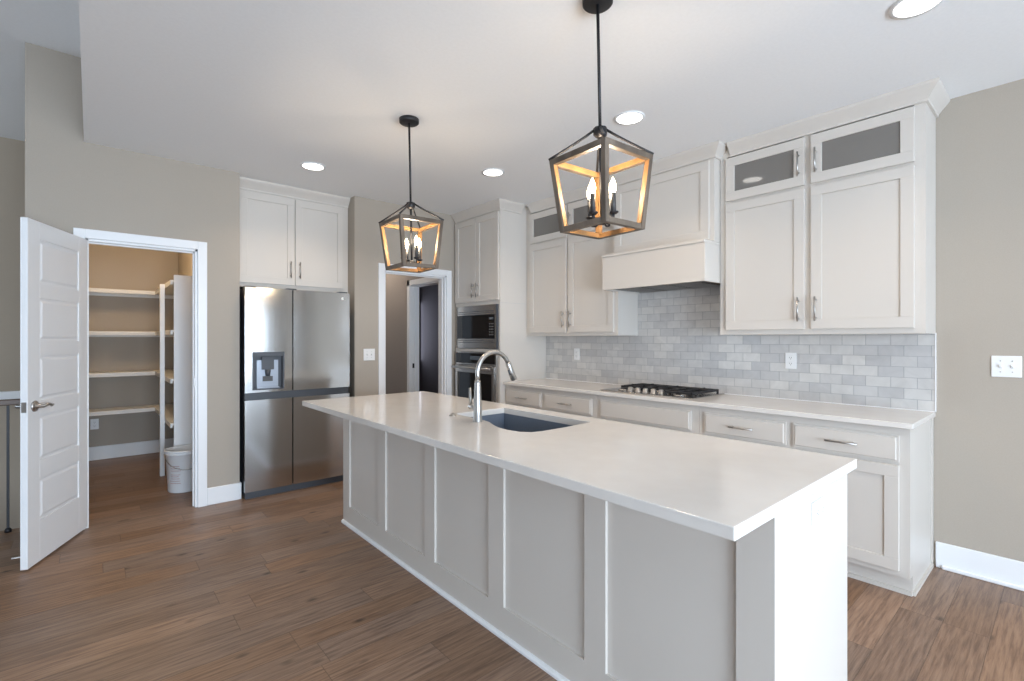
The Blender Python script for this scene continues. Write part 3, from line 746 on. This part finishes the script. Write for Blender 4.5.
# countertop with the sink cut out
cut = [(1.965, 1.640), (1.965, 2.342), (1.610, 2.342), (1.592, 2.325), (1.588, 2.20), (1.586, 2.08), (1.572, 1.99), (1.538, 1.92), (1.508, 1.84), (1.500, 1.76), (1.512, 1.69), (1.545, 1.648), (1.60, 1.634), (1.75, 1.632)]
def slab_with_hole(name, outer, hole, z0, z1, mt):
    bm = bmesh.new()
    for z in (z1,):
        vo = [bm.verts.new((x, y, z)) for x, y in outer]; vh = [bm.verts.new((x, y, z)) for x, y in hole]
        eo = [bm.edges.new((vo[i], vo[(i+1) % len(vo)])) for i in range(len(vo))]
        eh = [bm.edges.new((vh[i], vh[(i+1) % len(vh)])) for i in range(len(vh))]
        bmesh.ops.triangle_fill(bm, use_beauty=True, edges=eo+eh)
    fs = list(bm.faces)
    r = bmesh.ops.extrude_face_region(bm, geom=fs)
    vs = [v for v in r['geom'] if isinstance(v, bmesh.types.BMVert)]
    bmesh.ops.translate(bm, verts=vs, vec=(0, 0, z0-z1))
    bmesh.ops.recalc_face_normals(bm, faces=bm.faces)
    org = Vector(((ix0+ix1)/2, (iy0+iy1)/2, z0)); bmesh.ops.translate(bm, verts=bm.verts, vec=-org)
    me = bpy.data.meshes.new(name); bm.to_mesh(me); bm.free(); me.materials.append(mt)
    o = bpy.data.objects.new(name, me); COL.objects.link(o); o.location = org; ROOT[o.name] = tuple(org)
    b = o.modifiers.new('bevel', 'BEVEL'); b.width = .003; b.segments = 2; b.limit_method = 'ANGLE'; b.angle_limit = .9
    return o
isl_top = slab_with_hole('island_countertop', [(ix0, iy0), (ix1, iy0), (ix1, iy1), (ix0, iy1)], cut, .880, .914, QUARTZ)
tag(isl_top, 'large white quartz countertop with sink cutout on the island', 'countertop')
# undermount sink
sk = thing('kitchen_sink', 'dark blue-grey double bowl sink set under the island countertop', 'sink', (1.77, 1.99, .66))
def grow(poly, d):
    cxm = sum(p[0] for p in poly)/len(poly); cym = sum(p[1] for p in poly)/len(poly)
    return [(x+(d if x > 1.75 else -d), y+(d if y > 1.98 else -d)) for x, y in poly]
inner = cut; outer = grow(cut, .02); n = len(cut)
m = M(); vs = []; zi, zb, zt2 = .70, .69, .8795
base_in = grow(cut, -.012)
for P, z in ((inner, zt2), (base_in, zi), (outer, zt2), (outer, zb)): vs += [(x, y, z) for x, y in P]
fs = []
for i in range(n):
    j = (i+1) % n
    fs += [(i, j, n+j, n+i), (2*n+i, 2*n+j, j, i), (3*n+i, 3*n+j, 2*n+j, 2*n+i)]
fs += [tuple(n+i for i in range(n)), tuple(3*n+i for i in range(n))[::-1]]
m.add(vs, fs); m.build('basin', SINKM, sk)
m = M(); m.box(1.525, 1.95, 1.985, 2.010, zi+.0005, .80); m.build('bowl_divider', SINKM, sk, .008, 3)
for y in (1.82, 2.18): M().lathe((1.76, y, zi+.0005), [(0, 0), (.055, 0), (.055, .003), (.040, .005), (.034, .002), (0, .002)], 24).build('drain_strainer', FAUCET, sk)
# faucet
fc = thing('kitchen_faucet', 'tall brushed steel gooseneck faucet with pull-down spray on the island', 'faucet', (1.535, 2.017, .914))
fx, fy = 1.530, 2.040
M().lathe((fx, fy, .9145), [(0, 0), (.026, 0), (.026, .004), (.0235, .008), (.0205, .10), (.0165, .20), (.0150, .215), (0, .215)], 28).build('faucet_body', FAUCET, fc)
R = .108; zc = 1.168
pts = [(fx, fy, 1.12), (fx, fy, 1.16), (fx, fy, zc)]
for k in range(1, 17):
    a = PI-(PI*.85)*k/16; pts.append((fx+R+R*math.cos(a), fy-.004*k/16, zc+R*math.sin(a)))
e = Vector(pts[-1]); dv = Vector((math.sin(PI*.875), 0, -abs(math.cos(PI*.875))))
dv = Vector((.42, 0, -.91)).normalized()
M().tube(pts, .0125, 16).build('gooseneck', FAUCET, fc)
M().tube([e, e+dv*.010, e+dv*.05, e+dv*.102, e+dv*.107], [.0125, .0155, .0165, .0185, .0150], 16).build('spray_head', FAUCET, fc)
M().tube([e+dv*.045+Vector((-.016, -.004, 0)), e+dv*.075+Vector((-.018, -.004, 0))], .006, 8).build('spray_button', DARKPL, fc)
m = M(); m.tube([(fx, fy+.015, .985), (fx+.004, fy+.074, .985)], .014, 14); h_ = m.build('handle_joint', FAUCET, fc)
M().tube([(fx+.002, fy+.064, .985), (fx+.002, fy+.067, 1.03), (fx, fy+.068, 1.085)], [.009, .0085, .0065], 12).build('lever', FAUCET, fc)
M()
o = M().lathe((1.545, 2.293, .9145), [(0, 0), (.021, 0), (.021, .004), (.013, .006), (.013, .010), (0, .011)], 24).build('air_switch_button', NICKEL)
tag(o, 'small round metal button on the island top behind the faucet', 'button')
outlet('white horizontal outlet on the bright end of the island', facing_south(by0), 1.745, .802, True)

# ------------------------------------------------------------------ lantern pendants
def lantern(x, y, label):
    t = thing('lantern_pendant', label, 'pendant light', (x, y, ZK), 'lantern pendants over the island')
    A, B, zt, zb = .150, .122, 2.092, 1.789; w_ = .0112
    M().lathe((x, y, ZK-.028), [(0, 0), (.055, 0), (.062, .006), (.062, .0275), (0, .0275)], 32).build('canopy', BLACKM, t)
    m = M(); m.tube([(x, y, ZK-.028), (x, y, 2.20)], .0065, 10); m.build('stem', BLACKM, t)
    hub = M().lathe((x, y, 2.172), [(0, 0), (.014, .0), (.028, .012), (.028, .040), (.010, .046), (0, .046)], 8).build('hub', BLACKM, t)
    for sx in (-1, 1):
        for sy in (-1, 1):
            p = [(x+sx*.018, y+sy*.018, 2.204)]
            for k in range(1, 6):
                q = k/5; p.append((x+sx*(.018+(A-.018)*q), y+sy*(.018+(A-.018)*q), 2.204-.111*(q**.92)))
            M().tube(p, .0055, 8).build('roof_arm', BLACKM, t)
    # wooden frames: each bar has an outer weathered piece and an inner honey-coloured piece
    def post(sx, sy, inner):
        def sq(a, z):
            o, i_ = a, a-2*w_
            if inner: o, i_ = a-.010, a-2*w_-.0035
            return [(x+sx*p, y+sy*q, z) for p, q in ((i_, i_), (o, i_), (o, o), (i_, o))]
        z_ = .001 if inner else 0
        return (sq(B, zb+z_), sq(A, zt-z_))
    for sx in (-1, 1):
        for sy in (-1, 1):
            o = M().hexa(*post(sx, sy, False)).build('corner_post', LWOOD, t, .001)
            # honey-coloured inner faces
            m = M(); e_ = .0018
            for along in (0, 1):
                def qd(a, z):
                    i_ = a-2*w_
                    P = ((i_-e_, i_-e_), (a-.003, i_-e_), (a-.003, i_), (i_-e_, i_)) if along == 0 else ((i_-e_, i_-e_), (i_, i_-e_), (i_, a-.003), (i_-e_, a-.003))
                    return [(x+sx*p, y+sy*q, z) for p, q in P]
                m.hexa(qd(B, zb+.02), qd(A, zt-.02))
            m.build('inner_lining', LGOLD, o)
    def rails(a, z0, z1):
        for k in range(4):
            m = M(); g = M(); e_ = .0018
            i_ = a-2*w_; s = -1 if k % 2 == 0 else 1
            lo, hi = -i_+.0005, i_-.0005
            o0, o1 = sorted((s*i_, s*a)); q0, q1 = sorted((s*(i_-e_), s*i_))
            if k < 2:
                m.box(x+lo, x+hi, y+o0, y+o1, z0, z1); g.box(x+lo, x+hi, y+q0, y+q1, z0+.001, z1-.001)
            else:
                m.box(x+o0, x+o1, y+lo, y+hi, z0, z1); g.box(x+q0, x+q1, y+lo, y+hi, z0+.001, z1-.001)
            o = m.build('frame_rail', LWOOD, t, .001)
            g.build('inner_lining', LGOLD, o)
    rails(A, zt-.024, zt); rails(B, zb, zb+.022)
    # candle cluster
    m = M(); m.tube([(x, y, 2.18), (x, y, 1.83)], .0065, 10); m.lathe((x, y, 1.815), [(0, 0), (.012, .0), (.022, .010), (.022, .022), (.012, .030), (0, .030)], 20); m.build('centre_stem', BLACKM, t)
    for k in range(4):
        a = PI/2*k+.07; ca, sa = math.cos(a), math.sin(a); r = .058
        arm = M().tube([(x+ca*.010, y+sa*.010, 1.828), (x+ca*.030, y+sa*.030, 1.814), (x+ca*r*.85, y+sa*r*.85, 1.818), (x+ca*r, y+sa*r, 1.838), (x+ca*r, y+sa*r, 1.850)], .0045, 8).build('candle_arm', BLACKM, t)
        px, py = x+ca*r, y+sa*r
        M().lathe((px, py, 1.848), [(0, 0), (.012, 0), (.020, .006), (.020, .009), (.011, .009), (0, .009)], 16).build('candle_cup', BLACKM, arm)
        M().cyl((px, py, 1.857), .0105, .075, 14).build('candle_sleeve', CANDLE, arm)
        M().lathe((px, py, 1.932), [(0, 0), (.008, 0), (.012, .016), (.013, .027), (.010, .042), (.004, .058), (.001, .064), (0, .065)], 16).build('flame_bulb', BULB, arm)
    L_ = bpy.data.lights.new('bulb_light', 'POINT'); L_.energy = PEND; L_.color = (1, .80, .58); L_.shadow_soft_size = .03
    lo_ = bpy.data.objects.new('bulb_light', L_); COL.objects.link(lo_); lo_.parent = t; lo_.location = (0, 0, 1.985-ZK)
    t.rotation_euler = (-.0125, -.0145, -.03)
    return t
PEND = 7.5
lantern(1.572, 1.277, 'nearer and larger-looking wooden lantern pendant hanging over the island')
lantern(1.53, 2.765, 'farther wooden lantern pendant over the island end nearest the fridge')

# recessed ceiling lights
def downlight(x, y, label, power):
    t = thing('recessed_light', label, 'ceiling light', (x, y, ZK-.006), 'round recessed ceiling lights')
    M().lathe((x, y, ZK-.007), [(.079, .0), (.094, .0), (.096, .0065), (.079, .0065), (.079, .0)], 40, caps=False).build('trim_ring', TRIM, t)
    M().cyl((x, y, ZK-.005), .080, .004, 40).build('lens', LENS, t)
    d = bpy.data.lights.new('downlight_beam', 'AREA'); d.shape = 'DISK'; d.size = .15; d.energy = power; d.color = (1, .78, .56); d.spread = 2.2
    o = bpy.data.objects.new('downlight_beam', d); COL.objects.link(o); o.parent = t; o.location = (0, 0, -.003)
for x, y, lb in ((1.357, 4.02, 'round recessed ceiling light in front of the fridge cabinet'), (2.545, 3.178, 'round recessed ceiling light between the pendant and the oven tower'),
                 (2.57, 1.832, 'round recessed ceiling light just right of the nearer pendant stem'), (2.60, .423, 'round recessed ceiling light at the top right corner of the photo')):
    downlight(x, y, lb, 4.2)
# warm lamp on the pantry ceiling
pl = thing('pantry_ceiling_light', 'small warm drop light inside the pantry, near its ceiling', 'ceiling light', (.22, 5.70, ZK-.03))
M().lathe((.22, 5.70, 2.60), [(0, 0), (.05, .004), (.07, .03), (.07, .08), (.02, .12), (0, .12)], 32).build('shade', glow('warm_shade', (1, .7, .35), 3), pl)
M().cyl((.22, 5.70, 2.719), .006, ZK-2.72, 10).build('cord', PLATE, pl)
d = bpy.data.lights.new('pantry_lamp', 'POINT'); d.energy = 22; d.color = (1, .72, .42); d.shadow_soft_size = .15
o = bpy.data.objects.new('pantry_lamp', d); COL.objects.link(o); o.parent = pl; o.location = (0, 0, -.16)
hl = thing('added_hall_light', 'unseen round flush light added on the hall ceiling to brighten the hall', 'ceiling light', (2.55, 6.3, ZK-.03))  # unseen fixture, added so the hall wall is not too dark
M().lathe((2.55, 6.3, ZK-.07), [(0, 0), (.06, .006), (.11, .03), (.13, .06), (.13, .069), (0, .069)], 32).build('shade', glow('added_hall_shade', (1, .85, .7), 3), hl)
d = bpy.data.lights.new('added_hall_lamp', 'POINT'); d.energy = 18; d.color = (1, .85, .70); d.shadow_soft_size = .1
o = bpy.data.objects.new('added_hall_lamp', d); COL.objects.link(o); o.parent = hl; o.location = (0, 0, -.16)
# cool area light added in the room off the hall, with no window behind it
area('hall_room_fill', (4.9, 8.9, 1.5), (PI/2, 0, PI), .8, 1.2, 4, (.8, .85, 1))
